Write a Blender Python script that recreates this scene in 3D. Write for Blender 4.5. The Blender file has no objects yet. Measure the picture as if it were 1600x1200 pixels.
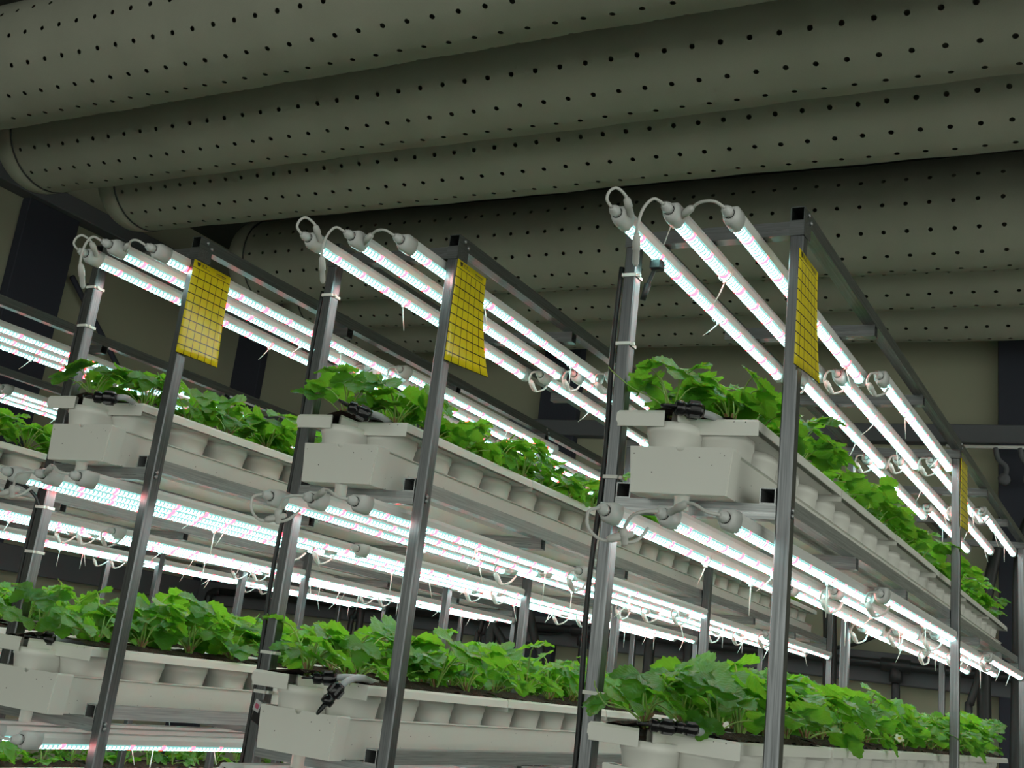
import bpy, math, random
from mathutils import Vector, Matrix
random.seed(7)
PI = math.pi
C = bpy.context.scene.collection
SC = bpy.context.scene
H = 1.55                       # height of the camera above the floor; z values below are relative to it

# ------------------------------------------------------------------ camera
F_PX, YAW, PITCH, ROLL, CX, CY = 1846.07, 0.5513, 0.2909, 0.1349, 716.9, 490.68
def cam_basis():
    cy, sy, cp, sp = math.cos(YAW), math.sin(YAW), math.cos(PITCH), math.sin(PITCH)
    f = Vector((-sy*cp, cy*cp, sp)); r0 = Vector((cy, sy, 0)); u0 = r0.cross(f)
    r = r0*math.cos(ROLL) + u0*math.sin(ROLL); u = -r0*math.sin(ROLL) + u0*math.cos(ROLL)
    return r, u, f
cr, cu, cf = cam_basis()
cd = bpy.data.cameras.new('camera'); cam = bpy.data.objects.new('camera', cd); C.objects.link(cam)
cd.sensor_fit = 'HORIZONTAL'; cd.sensor_width = 36.0; cd.lens = F_PX/1600*36
cd.shift_x = (800-CX)/1600; cd.shift_y = (CY-600)/1600
cd.clip_start = 0.05; cd.clip_end = 60
cam.matrix_world = Matrix(((cr.x, cu.x, -cf.x, 0), (cr.y, cu.y, -cf.y, 0), (cr.z, cu.z, -cf.z, H), (0, 0, 0, 1)))
SC.camera = cam
# ------------------------------------------------------------------ world, exposure
w = bpy.data.worlds.new('world'); SC.world = w; w.use_nodes = True
bg = w.node_tree.nodes['Background']; bg.inputs[0].default_value = (0.95, 1.0, 0.90, 1); bg.inputs[1].default_value = 1.25
SC.view_settings.view_transform = 'Standard'; SC.view_settings.look = 'None'
SC.view_settings.gamma = 1.0; SC.view_settings.use_curve_mapping = False
SC.view_settings.exposure = 0.35
LAMP_POWER = 1.0
try:
    SC.cycles.use_denoising = True
    SC.cycles.use_adaptive_sampling = True; SC.cycles.adaptive_threshold = 0.045; SC.cycles.max_bounces = 7; SC.cycles.diffuse_bounces = 3; SC.cycles.glossy_bounces = 3
    SC.cycles.transmission_bounces = 4; SC.cycles.sample_clamp_indirect = 4.0
    SC.cycles.caustics_reflective = False; SC.cycles.caustics_refractive = False
except Exception:
    pass

# ------------------------------------------------------------------ materials
M = {}
def mat(name, col=(.5, .5, .5), rough=.5, metal=0.0, spec=.5):
    m = bpy.data.materials.new(name); m.use_nodes = True
    b = m.node_tree.nodes['Principled BSDF']
    b.inputs['Base Color'].default_value = (*col, 1); b.inputs['Roughness'].default_value = rough
    b.inputs['Metallic'].default_value = metal
    if 'Specular IOR Level' in b.inputs: b.inputs['Specular IOR Level'].default_value = spec
    M[name] = m
    return m, m.node_tree.nodes, m.node_tree.links, b
def node(ns, t, **kw):
    n = ns.new(t)
    for k, v in kw.items():
        if k in n.inputs: n.inputs[k].default_value = v
        else: setattr(n, k, v)
    return n
def math_(ns, ls, op, a, b=None, c=None):
    n = ns.new('ShaderNodeMath'); n.operation = op
    for i, v in enumerate((a, b, c)):
        if v is None: continue
        if hasattr(v, 'is_output') or hasattr(v, 'links'): ls.new(v, n.inputs[i])
        else: n.inputs[i].default_value = v
    return n.outputs[0]
def mixc(ns, ls, fac, a, b):
    n = ns.new('ShaderNodeMix'); n.data_type = 'RGBA'
    for s, v in ((n.inputs[0], fac), (n.inputs[6], a), (n.inputs[7], b)):
        if hasattr(v, 'links'): ls.new(v, s)
        elif isinstance(v, tuple): s.default_value = (*v[:3], 1)
        else: s.default_value = v
    return n.outputs[2]
def noise(ns, ls, vec, scale, detail=3, rough=.55):
    n = ns.new('ShaderNodeTexNoise'); n.inputs['Scale'].default_value = scale
    n.inputs['Detail'].default_value = detail; n.inputs['Roughness'].default_value = rough
    if vec is not None: ls.new(vec, n.inputs['Vector'])
    return n.outputs['Fac']
def ramp(ns, ls, fac, stops):
    n = ns.new('ShaderNodeValToRGB'); cr_ = n.color_ramp
    while len(cr_.elements) < len(stops): cr_.elements.new(.5)
    for e, (p, c) in zip(cr_.elements, stops): e.position = p; e.color = (*c, 1)
    ls.new(fac, n.inputs[0]); return n.outputs[0]
def objvec(ns, ls, scale=(1, 1, 1)):
    t = ns.new('ShaderNodeTexCoord'); mp = ns.new('ShaderNodeMapping')
    mp.inputs['Scale'].default_value = scale; ls.new(t.outputs['Object'], mp.inputs['Vector'])
    return mp.outputs['Vector']
def bump(ns, ls, b, h, strength, dist=.01):
    n = ns.new('ShaderNodeBump'); n.inputs['Strength'].default_value = strength; n.inputs['Distance'].default_value = dist
    ls.new(h, n.inputs['Height']); ls.new(n.outputs[0], b.inputs['Normal'])

def steel(name, scale, tint=(.17, .178, .186), metal=.9):
    m, ns, ls, b = mat(name, tint, .38, metal)
    v = objvec(ns, ls, scale)
    n1 = noise(ns, ls, v, 1.0, 4, .6)
    ls.new(ramp(ns, ls, n1, [(.25, tuple(c*.62 for c in tint)), (.55, tint), (.8, tuple(min(1, c*1.35) for c in tint))]), b.inputs['Base Color'])
    ls.new(ramp(ns, ls, n1, [(.2, (.44,)*3), (.8, (.24,)*3)]), b.inputs['Roughness'])
    bump(ns, ls, b, n1, .08, .002)
steel('steel_upright', (220, 220, 5)); steel('steel_along', (220, 5, 220), (.40, .42, .425), .65); steel('steel_across', (5, 220, 220), (.34, .355, .36), .7)
steel('steel_rail', (220, 5, 220), (.16, .175, .17), .85); steel('steel_top', (5, 220, 220), (.20, .21, .212), .85)  # same galvanised steel; the shade on the top members is put into darker tints
mat('black_plastic', (.012, .012, .013), .35)
mat('black_rubber', (.016, .018, .018), .5)
mat('dark_pipe', (.018, .019, .021), .4)
def white_plastic(name, col, dirt=.0, rough=.38):
    m, ns, ls, b = mat(name, col, rough)
    v = objvec(ns, ls)
    big = noise(ns, ls, v, 6, 3)
    base = mixc(ns, ls, big, tuple(c*.94 for c in col), col)
    if dirt:
        vo = ns.new('ShaderNodeTexVoronoi'); vo.inputs['Scale'].default_value = 55; ls.new(v, vo.inputs['Vector'])
        clump = noise(ns, ls, v, 9, 2)
        spot = math_(ns, ls, 'MULTIPLY', math_(ns, ls, 'LESS_THAN', vo.outputs['Distance'], .085), math_(ns, ls, 'GREATER_THAN', clump, 1-dirt))
        base = mixc(ns, ls, spot, base, (.06, .05, .04))
    ls.new(base, b.inputs['Base Color'])
    bump(ns, ls, b, big, .05, .004)
white_plastic('white_trough', (.78, .775, .72), .47); white_plastic('white_planter', (.82, .815, .76), .47)
white_plastic('lamp_white', (.74, .74, .72)); white_plastic('cap_white', (.62, .63, .62)); white_plastic('tie_white', (.80, .79, .74))
mat('cable_white', (.60, .60, .57), .4)
mat('hose_grey', (.42, .44, .46), .35)

# the LED strip: white chips behind ribbed clear cover, red chips every dozen
m = bpy.data.materials.new('led_strip'); m.use_nodes = True; ns, ls = m.node_tree.nodes, m.node_tree.links
ns.clear(); out = ns.new('ShaderNodeOutputMaterial'); em = ns.new('ShaderNodeEmission')
uv = ns.new('ShaderNodeUVMap'); sep = ns.new('ShaderNodeSeparateXYZ'); ls.new(uv.outputs[0], sep.inputs[0])
Vc = sep.outputs[1]; Uc = sep.outputs[0]          # V in metres along the tube, U 0..1 across
wob = math_(ns, ls, 'MULTIPLY', math_(ns, ls, 'POWER', math_(ns, ls, 'SUBTRACT', Uc, .5), 2), .02)
ribs = math_(ns, ls, 'FRACT', math_(ns, ls, 'MULTIPLY', math_(ns, ls, 'ADD', Vc, wob), 62))
rib = math_(ns, ls, 'LESS_THAN', ribs, .48)
edge = math_(ns, ls, 'GREATER_THAN', math_(ns, ls, 'ABSOLUTE', math_(ns, ls, 'SUBTRACT', Uc, .5)), .40)
redm = math_(ns, ls, 'FRACT', math_(ns, ls, 'DIVIDE', Vc, .126))
red = math_(ns, ls, 'MULTIPLY', math_(ns, ls, 'LESS_THAN', redm, .11), 1.0)
col = mixc(ns, ls, math_(ns, ls, 'MAXIMUM', rib, edge), (6.0, 12.5, 11.8), (.26, .60, .57))
col = mixc(ns, ls, red, col, (24.0, .42, .66))
ls.new(col, em.inputs[0]); em.inputs[1].default_value = LAMP_POWER; ls.new(em.outputs[0], out.inputs[0]); M['led_strip'] = m

# leaf: veins follow the leaflet's own uv
def leaf_mat(name, dark, light, trans, tfac):
    m, ns, ls, b = mat(name, light, .36)
    uv = ns.new('ShaderNodeUVMap'); sp = ns.new('ShaderNodeSeparateXYZ'); ls.new(uv.outputs[0], sp.inputs[0])
    au = math_(ns, ls, 'ABSOLUTE', math_(ns, ls, 'SUBTRACT', sp.outputs[0], .5))
    vein = math_(ns, ls, 'FRACT', math_(ns, ls, 'MULTIPLY', math_(ns, ls, 'SUBTRACT', sp.outputs[1], math_(ns, ls, 'MULTIPLY', au, .75)), 8))
    tri = math_(ns, ls, 'ABSOLUTE', math_(ns, ls, 'SUBTRACT', vein, .5))
    side = math_(ns, ls, 'GREATER_THAN', tri, .44)
    mid = math_(ns, ls, 'LESS_THAN', au, .018)
    oi = ns.new('ShaderNodeObjectInfo')
    c = mixc(ns, ls, oi.outputs['Random'], dark, light)
    c = mixc(ns, ls, math_(ns, ls, 'MULTIPLY', math_(ns, ls, 'MAXIMUM', side, mid), .35), c, tuple(min(1, x*1.7) for x in light))
    ls.new(c, b.inputs['Base Color'])
    bump(ns, ls, b, tri, .35, .004)
    tr = ns.new('ShaderNodeBsdfTranslucent')
    tc = mixc(ns, ls, math_(ns, ls, 'MULTIPLY', math_(ns, ls, 'MAXIMUM', side, mid), .4), trans, tuple(x*.55 for x in trans))
    ls.new(tc, tr.inputs[0])
    mx = ns.new('ShaderNodeMixShader'); mx.inputs[0].default_value = tfac
    ls.new(b.outputs[0], mx.inputs[1]); ls.new(tr.outputs[0], mx.inputs[2]); ls.new(mx.outputs[0], ns['Material Output'].inputs[0])
leaf_mat('leaf_green', (.040, .15, .022), (.095, .28, .032), (.30, .72, .04), .40)
mat('stem_green', (.22, .36, .07), .5); mat('stem_red', (.24, .13, .06), .55)
mat('petal_white', (.85, .86, .80), .5); mat('flower_yellow', (.75, .55, .03), .6)
m, ns, ls, b = mat('soil', (.03, .016, .01), .9)
v = objvec(ns, ls); n1 = noise(ns, ls, v, 130, 3, .7)
c = ramp(ns, ls, n1, [(.3, (.010, .006, .004)), (.6, (.055, .026, .015)), (.8, (.10, .05, .03))])
vo = ns.new('ShaderNodeTexVoronoi'); vo.inputs['Scale'].default_value = 150; ls.new(v, vo.inputs['Vector'])
c = mixc(ns, ls, math_(ns, ls, 'MULTIPLY', math_(ns, ls, 'LESS_THAN', vo.outputs['Distance'], .13), math_(ns, ls, 'GREATER_THAN', n1, .56)), c, (.5, .47, .4))
ls.new(c, b.inputs['Base Color']); bump(ns, ls, b, n1, 1.0, .012)
# yellow card printed with a grid
m, ns, ls, b = mat('yellow_card', (.74, .60, .012), .22)
uv = ns.new('ShaderNodeUVMap'); sp = ns.new('ShaderNodeSeparateXYZ'); ls.new(uv.outputs[0], sp.inputs[0])
gx = math_(ns, ls, 'FRACT', math_(ns, ls, 'ADD', math_(ns, ls, 'MULTIPLY', sp.outputs[0], 6), .03))
gy = math_(ns, ls, 'FRACT', math_(ns, ls, 'ADD', math_(ns, ls, 'MULTIPLY', sp.outputs[1], 10.9), .03))
below = math_(ns, ls, 'LESS_THAN', sp.outputs[1], .922)
lx = math_(ns, ls, 'LESS_THAN', gx, .075); ly = math_(ns, ls, 'LESS_THAN', gy, .11)
inner = math_(ns, ls, 'MULTIPLY', math_(ns, ls, 'GREATER_THAN', sp.outputs[0], .05), math_(ns, ls, 'LESS_THAN', sp.outputs[0], .97))
lx = math_(ns, ls, 'MULTIPLY', lx, inner)
grid = math_(ns, ls, 'MULTIPLY', math_(ns, ls, 'MAXIMUM', lx, ly), below)
bug = ns.new('ShaderNodeTexVoronoi'); bug.inputs['Scale'].default_value = 14; ls.new(uv.outputs[0], bug.inputs['Vector'])
grid = math_(ns, ls, 'MAXIMUM', grid, math_(ns, ls, 'LESS_THAN', bug.outputs['Distance'], .035))
ls.new(mixc(ns, ls, grid, (.74, .60, .012), (.035, .03, .01)), b.inputs['Base Color'])
mat('print_black', (.03, .026, .01), .4)
# fabric, walls
m, ns, ls, b = mat('duct_fabric', (.44, .45, .37), .9, spec=.2)
v = objvec(ns, ls); n1 = noise(ns, ls, v, 3.0, 4); n2 = noise(ns, ls, v, 260, 2)
c = mixc(ns, ls, n1, (.30, .305, .245), (.375, .38, .31)); c = mixc(ns, ls, math_(ns, ls, 'MULTIPLY', n2, .25), c, (.19, .195, .155))
ls.new(c, b.inputs['Base Color']); bump(ns, ls, b, n2, .25, .003)
def wall_mat(name, a, b_, scale=1.2):
    m, ns, ls, b = mat(name, a, .8, spec=.2)
    v = objvec(ns, ls); n1 = noise(ns, ls, v, scale, 4)
    ls.new(mixc(ns, ls, n1, a, b_), b.inputs['Base Color'])
    bump(ns, ls, b, noise(ns, ls, v, 90, 2), .12, .002)
wall_mat('wall_beige', (.29, .295, .215), (.34, .342, .25)); wall_mat('beam_grey', (.10, .105, .115), (.125, .13, .14))
wall_mat('column_dark', (.035, .038, .052), (.045, .048, .064)); wall_mat('ceiling_dark', (.05, .055, .05), (.07, .075, .068))
wall_mat('floor_grey', (.20, .21, .20), (.26, .265, .25))
mat('clip_black', (.006, .006, .007), .22); mat('label_pink', (.55, .12, .2), .5); mat('label_paper', (.55, .55, .56), .5)

# ------------------------------------------------------------------ mesh helpers
class MB:
    def __init__(s): s.v = []; s.f = []; s.m = []; s.uv = None; s.sm = []
    def quad(s, pts, mi=0, smooth=False):
        b = len(s.v); s.v += [tuple(p) for p in pts]; s.f.append(tuple(range(b, b+len(pts)))); s.m.append(mi); s.sm.append(smooth)
    def box(s, x0, x1, y0, y1, z0, z1, mi=0, ch=0.0):
        if ch <= 0:
            b = len(s.v)
            s.v += [(x0,y0,z0),(x1,y0,z0),(x1,y1,z0),(x0,y1,z0),(x0,y0,z1),(x1,y0,z1),(x1,y1,z1),(x0,y1,z1)]
            for f in ((3,2,1,0),(4,5,6,7),(0,1,5,4),(1,2,6,5),(2,3,7,6),(3,0,4,7)):
                s.f.append(tuple(b+i for i in f)); s.m.append(mi); s.sm.append(False)
            return
        # box with chamfered edges
        import itertools
        b = len(s.v); idx = {}
        lo, hi = (x0,y0,z0), (x1,y1,z1)
        for sx, sy, sz in itertools.product((0,1),(0,1),(0,1)):
            for ax in range(3):
                p = []
                for k, sg in enumerate((sx,sy,sz)):
                    base = (hi if sg else lo)[k]
                    if k != ax: base += -ch if sg else ch
                    p.append(base)
                idx[(sx,sy,sz,ax)] = len(s.v); s.v.append(tuple(p))
        def add(l):
            s.f.append(tuple(l)); s.m.append(mi); s.sm.append(False)
        ctr = Vector(((x0+x1)/2,(y0+y1)/2,(z0+z1)/2))
        def orient(l):
            p = [Vector(s.v[i]) for i in l]; n = (p[1]-p[0]).cross(p[2]-p[0]); c = sum(p, Vector())/len(p)
            return l if n.dot(c-ctr) > 0 else l[::-1]
        for ax in range(3):
            o = [k for k in range(3) if k != ax]
            for sg in (0,1):
                l = []
                for a_, b_ in ((0,0),(1,0),(1,1),(0,1)):
                    key = [0,0,0]; key[ax] = sg; key[o[0]] = a_; key[o[1]] = b_; l.append(idx[(*key, ax)])
                add(orient(l))
            for a_, b_ in itertools.product((0,1),(0,1)):
                l = []
                for sg in (0,1):
                    key = [0,0,0]; key[ax] = sg; key[o[0]] = a_; key[o[1]] = b_
                    pr_ = [idx[(*key, o[0])], idx[(*key, o[1])]]
                    l += pr_ if sg == 0 else pr_[::-1]
                add(orient(l))
        for key in itertools.product((0,1),(0,1),(0,1)): add(orient([idx[(*key, a)] for a in range(3)]))
    def sqtube(s, axis, a0, a1, c, wd, ht, t=.0025, deep=.25):
        """hollow square tube along axis 0/1/2, centre c in the two other axes (in axis order), size wd x ht"""
        o = [k for k in range(3) if k != axis]
        def P(a, i, w_, h_):
            p = [0,0,0]; p[axis] = a; q = ((-1,-1),(1,-1),(1,1),(-1,1))[i]
            p[o[0]] = c[0]+q[0]*w_/2; p[o[1]] = c[1]+q[1]*h_/2; return tuple(p)
        for i in range(4):
            j = (i+1) % 4
            L = [P(a0,i,wd,ht), P(a0,j,wd,ht), P(a1,j,wd,ht), P(a1,i,wd,ht)]
            s.quad(L if axis != 1 else L[::-1])
            for e, din in ((a0, 1), (a1, -1)):
                e2 = e + din*min(deep, abs(a1-a0)*.45)
                s.quad([P(e,i,wd,ht), P(e,i,wd-2*t,ht-2*t), P(e,j,wd-2*t,ht-2*t), P(e,j,wd,ht)])
                s.quad([P(e,i,wd-2*t,ht-2*t), P(e2,i,wd-2*t,ht-2*t), P(e2,j,wd-2*t,ht-2*t), P(e,j,wd-2*t,ht-2*t)])
        for e, din in ((a0, 1), (a1, -1)):
            e2 = e + din*min(deep, abs(a1-a0)*.45)
            s.quad([P(e2,i,wd-2*t,ht-2*t) for i in range(4)])
    def tube(s, pts, r, seg=8, mi=0, cap=True, smooth=True):
        pts = [Vector(p) for p in pts]; n = len(pts)
        rr = r if isinstance(r, (list, tuple)) else [r]*n
        t0 = (pts[1]-pts[0]).normalized(); up = Vector((0,0,1)) if abs(t0.z) < .9 else Vector((1,0,0))
        nx = t0.cross(up).normalized(); rings = []
        for i, p in enumerate(pts):
            t = (pts[min(i+1,n-1)]-pts[max(i-1,0)]).normalized()
            nx = (nx - t*nx.dot(t)).normalized(); ny = t.cross(nx)
            b = len(s.v)
            for k in range(seg):
                a = 2*PI*k/seg; s.v.append(tuple(p + (nx*math.cos(a)+ny*math.sin(a))*rr[i]))
            rings.append(b)
        for a, b in zip(rings, rings[1:]):
            for k in range(seg):
                k2 = (k+1) % seg; s.f.append((a+k, a+k2, b+k2, b+k)); s.m.append(mi); s.sm.append(smooth)
        if cap:
            s.f.append(tuple(range(rings[0]+seg-1, rings[0]-1, -1))); s.m.append(mi); s.sm.append(False)
            s.f.append(tuple(range(rings[-1], rings[-1]+seg))); s.m.append(mi); s.sm.append(False)
    def lathe(s, prof, seg=16, mi=0, axis=2, at=(0,0,0)):
        rings = []
        for r, h in prof:
            b = len(s.v)
            for k in range(seg):
                a = 2*PI*k/seg; c_, s_ = r*math.cos(a), r*math.sin(a)
                p = (c_, s_, h) if axis == 2 else ((c_, h, s_) if axis == 1 else (h, c_, s_))
                s.v.append((p[0]+at[0], p[1]+at[1], p[2]+at[2]))
            rings.append(b)
        for a, b in zip(rings, rings[1:]):
            for k in range(seg):
                k2 = (k+1) % seg; s.f.append((a+k, a+k2, b+k2, b+k) if axis != 1 else (a+k, b+k, b+k2, a+k2)); s.m.append(mi); s.sm.append(True)
        for rg, fl in ((rings[0], axis != 1), (rings[-1], axis == 1)):
            l = list(range(rg, rg+seg)); s.f.append(tuple(l[::-1] if fl else l)); s.m.append(mi); s.sm.append(False)
    def extrude(s, prof, y0, y1, mi=0, close=True, caps=True, smooth=False):
        n = len(prof); b = len(s.v)
        s.v += [(x, y0, z) for x, z in prof] + [(x, y1, z) for x, z in prof]
        for i in range(n if close else n-1):
            j = (i+1) % n; s.f.append((b+i, b+j, b+n+j, b+n+i)); s.m.append(mi); s.sm.append(smooth)
        if caps:
            s.f.append(tuple(range(b, b+n))[::-1]); s.m.append(mi); s.sm.append(False)
            s.f.append(tuple(range(b+n, b+2*n))); s.m.append(mi); s.sm.append(False)
    def mesh(s, name, *mats):
        me = bpy.data.meshes.new(name); me.from_pydata(s.v, [], s.f)
        for m_ in mats: me.materials.append(M[m_])
        if len(mats) > 1: me.polygons.foreach_set('material_index', s.m)
        me.polygons.foreach_set('use_smooth', s.sm)
        if s.uv:
            l = me.uv_layers.new(name='UVMap'); flat = []
            for lp in me.loops: flat += s.uv[lp.vertex_index]
            l.data.foreach_set('uv', flat)
        me.update(); return me
def spline(pts, n=6):
    P = [Vector(p) for p in pts]; P = [P[0]*2-P[1]] + P + [P[-1]*2-P[-2]]; out_ = []
    for i in range(1, len(P)-2):
        for k in range(n):
            t = k/n; a, b, c, d = P[i-1], P[i], P[i+1], P[i+2]
            out_.append(.5*((2*b)+(c-a)*t+(2*a-5*b+4*c-d)*t*t+(3*b-a-3*c+d)*t**3))
    out_.append(P[-2]); return out_
def obj(name, me, parent=None, loc=(0,0,0), rot=(0,0,0), scale=None):
    o = bpy.data.objects.new(name, me); C.objects.link(o)
    if parent is not None: o.parent = parent
    o.location = loc; o.rotation_euler = rot
    if scale is not None: o.scale = scale if isinstance(scale, tuple) else (scale,)*3
    return o
def tag(o, label, cat, group=None):
    o['label'] = label; o['category'] = cat
    if group: o['group'] = group
    return o
def thing(name, label, cat, loc, rz=0.0, group=None):
    return tag(obj(name, None, None, loc, (0,0,rz)), label, cat, group)
def struct(name, me, loc=(0,0,0)):
    o = obj(name, me, None, loc); o['kind'] = 'structure'; return o
ORD = ['first','second','third','fourth','fifth','sixth','seventh','eighth','ninth','tenth','eleventh','twelfth','thirteenth','fourteenth','fifteenth','sixteenth','seventeenth','eighteenth','nineteenth','twentieth','twenty-first','twenty-second','twenty-third','twenty-fourth']

# ------------------------------------------------------------------ the room
XW, YW = -7.35, 8.2
ZC = 3.45
def bmesh_box(name, mat_, *a, ch=0.0):
    b = MB(); b.box(*a, ch=ch); return b.mesh(name, mat_)
struct('floor', bmesh_box('floor', 'floor_grey', XW-.2, 8, -8, YW+.2, -.1, 0))
struct('ceiling', bmesh_box('ceiling', 'ceiling_dark', XW-.2, 8, -8, YW+.2, H+ZC, H+ZC+.1))
wl = struct('wall_left', bmesh_box('wall_left', 'wall_beige', XW-.2, XW, -8, YW, 0, H+ZC))
wb = struct('wall_back', bmesh_box('wall_back', 'wall_beige', XW-.2, 8, YW, YW+.2, 0, H+ZC))
def slab(name, parent, mat_, x0, x1, y0, y1, z0, z1, ch=.006):
    return obj(name, bmesh_box(name, mat_, x0, x1, y0, y1, H+z0, H+z1, ch=ch), parent)
# horizontal steel girts and columns of the shed
n_ = 0
for (a, m_) in (((XW, 8, YW-.10, YW, .27, .46), 'beam_grey'), ((XW, XW+.10, -8, YW-.10, .27, .46), 'beam_grey'),
                ((XW, 8, YW-.12, YW, 1.825, 1.945), 'beam_grey'), ((XW, XW+.12, -8, YW-.12, 1.825, 1.945), 'beam_grey'),
                ((XW, 8, YW-.16, YW, 2.99, 3.13), 'beam_grey'), ((XW, XW+.16, -8, YW-.16, 2.99, 3.13), 'beam_grey')):
    n_ += 1
    struct('trim_%d' % n_, bmesh_box('trim', m_, a[0], a[1], a[2], a[3], H+a[4], H+a[5], ch=.006))
for x in (-7.20, -3.98, -.68, 2.6, 5.9):
    n_ += 1; struct('trim_%d' % n_, bmesh_box('trim', 'column_dark', x-.16, x+.16, YW-.09, YW, 0, H+2.99, ch=.006))
for y in (-6.0, -3.0, -.1, 2.8, 5.7):
    n_ += 1; struct('trim_%d' % n_, bmesh_box('trim', 'column_dark', XW, XW+.09, y-.25, y+.25, 0, H+2.99, ch=.006))
# diagonal wind brace on the left wall
b = MB(); b.tube([(XW+.08, 6.0, H+2.55), (XW+.08, 7.75, H+1.1)], .022, 6)
br = struct('trim_%d' % (n_+1), b.mesh('brace', 'column_dark'))

# ------------------------------------------------------------------ fabric air ducts
def make_duct(yc, zc, r, xe, xmax, seed, label):
    rnd = random.Random(seed)
    pitch = .1155; dphi = math.radians(27); hr = .0118
    root = thing('air_duct', label, 'air duct', (xe, yc, H+zc), 0, 'perforated fabric air ducts')
    ncell = int((xmax-xe-.16)/pitch)
    ph = [rnd.uniform(0, 6.28) for _ in range(6)]
    def P(x, a):
        # a = angle from straight down, towards -Y
        amp = min(1, x/.3)
        rr = r + amp*(.0012*math.sin(x*9.3+ph[0]+a) + .0014*math.sin(x*17+ph[1]) + .0015*math.sin(x*3.1+ph[2]+a*2))
        sag = amp*.0022*math.sin(x*2.2+ph[3])
        return (x, -rr*math.sin(a), -rr*math.cos(a)+sag)
    b = MB(); x0 = .16; vid = {}
    def V(x, a):
        k = (round(x, 5), round(a, 5))
        if k not in vid: vid[k] = len(b.v); b.v.append(P(x, a))
        return vid[k]
    def face(l): b.f.append(tuple(l)); b.m.append(0); b.sm.append(True)
    rows = range(-3, 5)
    off = rnd.uniform(0, 1)*pitch*.5
    for i in range(ncell):
        xa = x0 + i*pitch; xm = xa + pitch/2; xb = xa + pitch
        for k in rows:
            am = k*dphi; aa = am-dphi/2; ab = am+dphi/2
            ring = [(xa,aa),(xm,aa),(xb,aa),(xb,am),(xb,ab),(xm,ab),(xa,ab),(xa,am)]
            hole = []
            for q in range(8):
                th = math.radians(-135+45*q); hole.append((xm+hr*math.cos(th), am+hr*math.sin(th)/r))
            o_ = [V(*p) for p in ring]; h_ = [V(*p) for p in hole]
            for q in range(8):
                q2 = (q+1) % 8; face((o_[q2], o_[q], h_[q], h_[q2]))
        # the closed back and top
        a_start = 4.5*dphi; a_end = 2*PI-3.5*dphi; nb = 6
        al = [a_start+(a_end-a_start)*q/nb for q in range(nb+1)]
        for q in range(nb):
            aa, ab = al[q], al[q+1]
            if q == nb-1: ab = -3.5*dphi
            lx = [xa, xm, xb]
            for u in range(2): face((V(lx[u+1],aa), V(lx[u],aa), V(lx[u],ab), V(lx[u+1],ab)))
    obj('fabric_sleeve', b.mesh('duct_sleeve', 'duct_fabric'), root)
    # end collar and closed, slightly rounded end
    b = MB(); prof = [(.02,-.012),(r*.80,-.006),(r*.95,.008),(r*.985,.028),(r+.002,.06),(r+.003,.157),(r-.004,.160),(r-.012,.166)]
    b.lathe(prof, 48, axis=0); obj('end_cap', b.mesh('duct_end', 'duct_fabric'), root)
    b = MB(); b.lathe([(r+.001,.155),(r+.0055,.157),(r+.0055,.163),(r+.001,.165)], 48, axis=0); obj('seam_band', b.mesh('duct_seam', 'black_rubber'), root)
    return root
DZ, DR = 2.65, .305
def duct_y(e):
    y = 3.0
    for _ in range(60):
        d = math.hypot(y, DZ); y = DZ/math.tan(math.radians(e)+math.asin(DR/d))
    return y
dl = ['pale perforated fabric air duct at the top left of the picture', 'pale perforated fabric duct with end cap, second from the top',
      'pale perforated fabric duct hanging just above the lamp tops', 'dim perforated fabric duct behind the lamps, beyond the wide gap',
      'dim perforated fabric duct, second from the back wall', 'dim perforated fabric duct closest to the back wall']
for i, e in enumerate((33.55, 28.8, 25.6, 20.4, 18.7, 17.25)):
    make_duct(duct_y(e), DZ, DR, -5.30 - (.6, .36, .20, .36, .36, .36)[i], 1.6, 20+i, dl[i])

# ------------------------------------------------------------------ racks
RACKS = {  # x, y of the right front post, yaw, top offset, words
 'C': (-.6836, 2.5316, -.0088, 0.0, 'nearest right rack'),
 'B': (-1.6403, 2.5929, .0072, .025, 'middle rack'),
 'A': (-2.4219, 2.4136, .0013, .005, 'left rack'),
 'Z': (-3.7224, 2.5066, -.0003, 0.0, 'fourth rack'),
 'Y': (-4.8253, 2.6161, .0008, 0.0, 'wall-side rack')}
W, L = .4043, 2.4
TIERS = {'C': (0, 1), 'B': (0, 1), 'A': (0, 1), 'Z': (0, 1), 'Y': (0, 1, 2)}
TP = .672                                   # tier pitch
ZB = .428                                   # top of the cross bars of the upper tier
TNAME = ['upper tier', 'lower tier', 'bottom tier']
PZ = .04
def rackframe(r): x, y, t, h, w_ = RACKS[r]; return Matrix.Translation((x, y, 0)) @ Matrix.Rotation(t, 4, 'Z')
# shared steel meshes
def bolt_mesh():
    b = MB(); b.lathe([(.006,0),(.006,.003),(.004,.005),(.001,.0055)], 10, axis=0); return b.mesh('bolt', 'steel_across')
BOLT = bolt_mesh()
b = MB(); b.sqtube(1, 0, 2*L, (0, 0), .033, .036); RAIL = b.mesh('rail', 'steel_rail')
b = MB(); b.sqtube(0, -W+.016, -.016, (.018, 0), .034, .033); CROSS = b.mesh('cross_bar', 'steel_across')
b = MB(); b.sqtube(0, -W-.0155, .0155, (.0185, 0), .036, .034); TOPCROSS = b.mesh('top_cross_bar', 'steel_top')
b = MB(); b.sqtube(1, 0, 2*L, (0, 0), .035, .035); SIDE = b.mesh('side_tube', 'steel_along')
b = MB()
for s_ in (-1, 1):
    b.box(-.0185, .0185, .0185+s_*.0205-.001, .0185+s_*.0205+.001, -.004, .004); b.box(s_*.0175-.001, s_*.0175+.001, -.002, .039, -.004, .004)
b.box(.0180, .027, .004, .011, -.004, .004, ch=.001)
TIE = b.mesh('cable_tie', 'tie_white')
POST = {}
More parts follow.
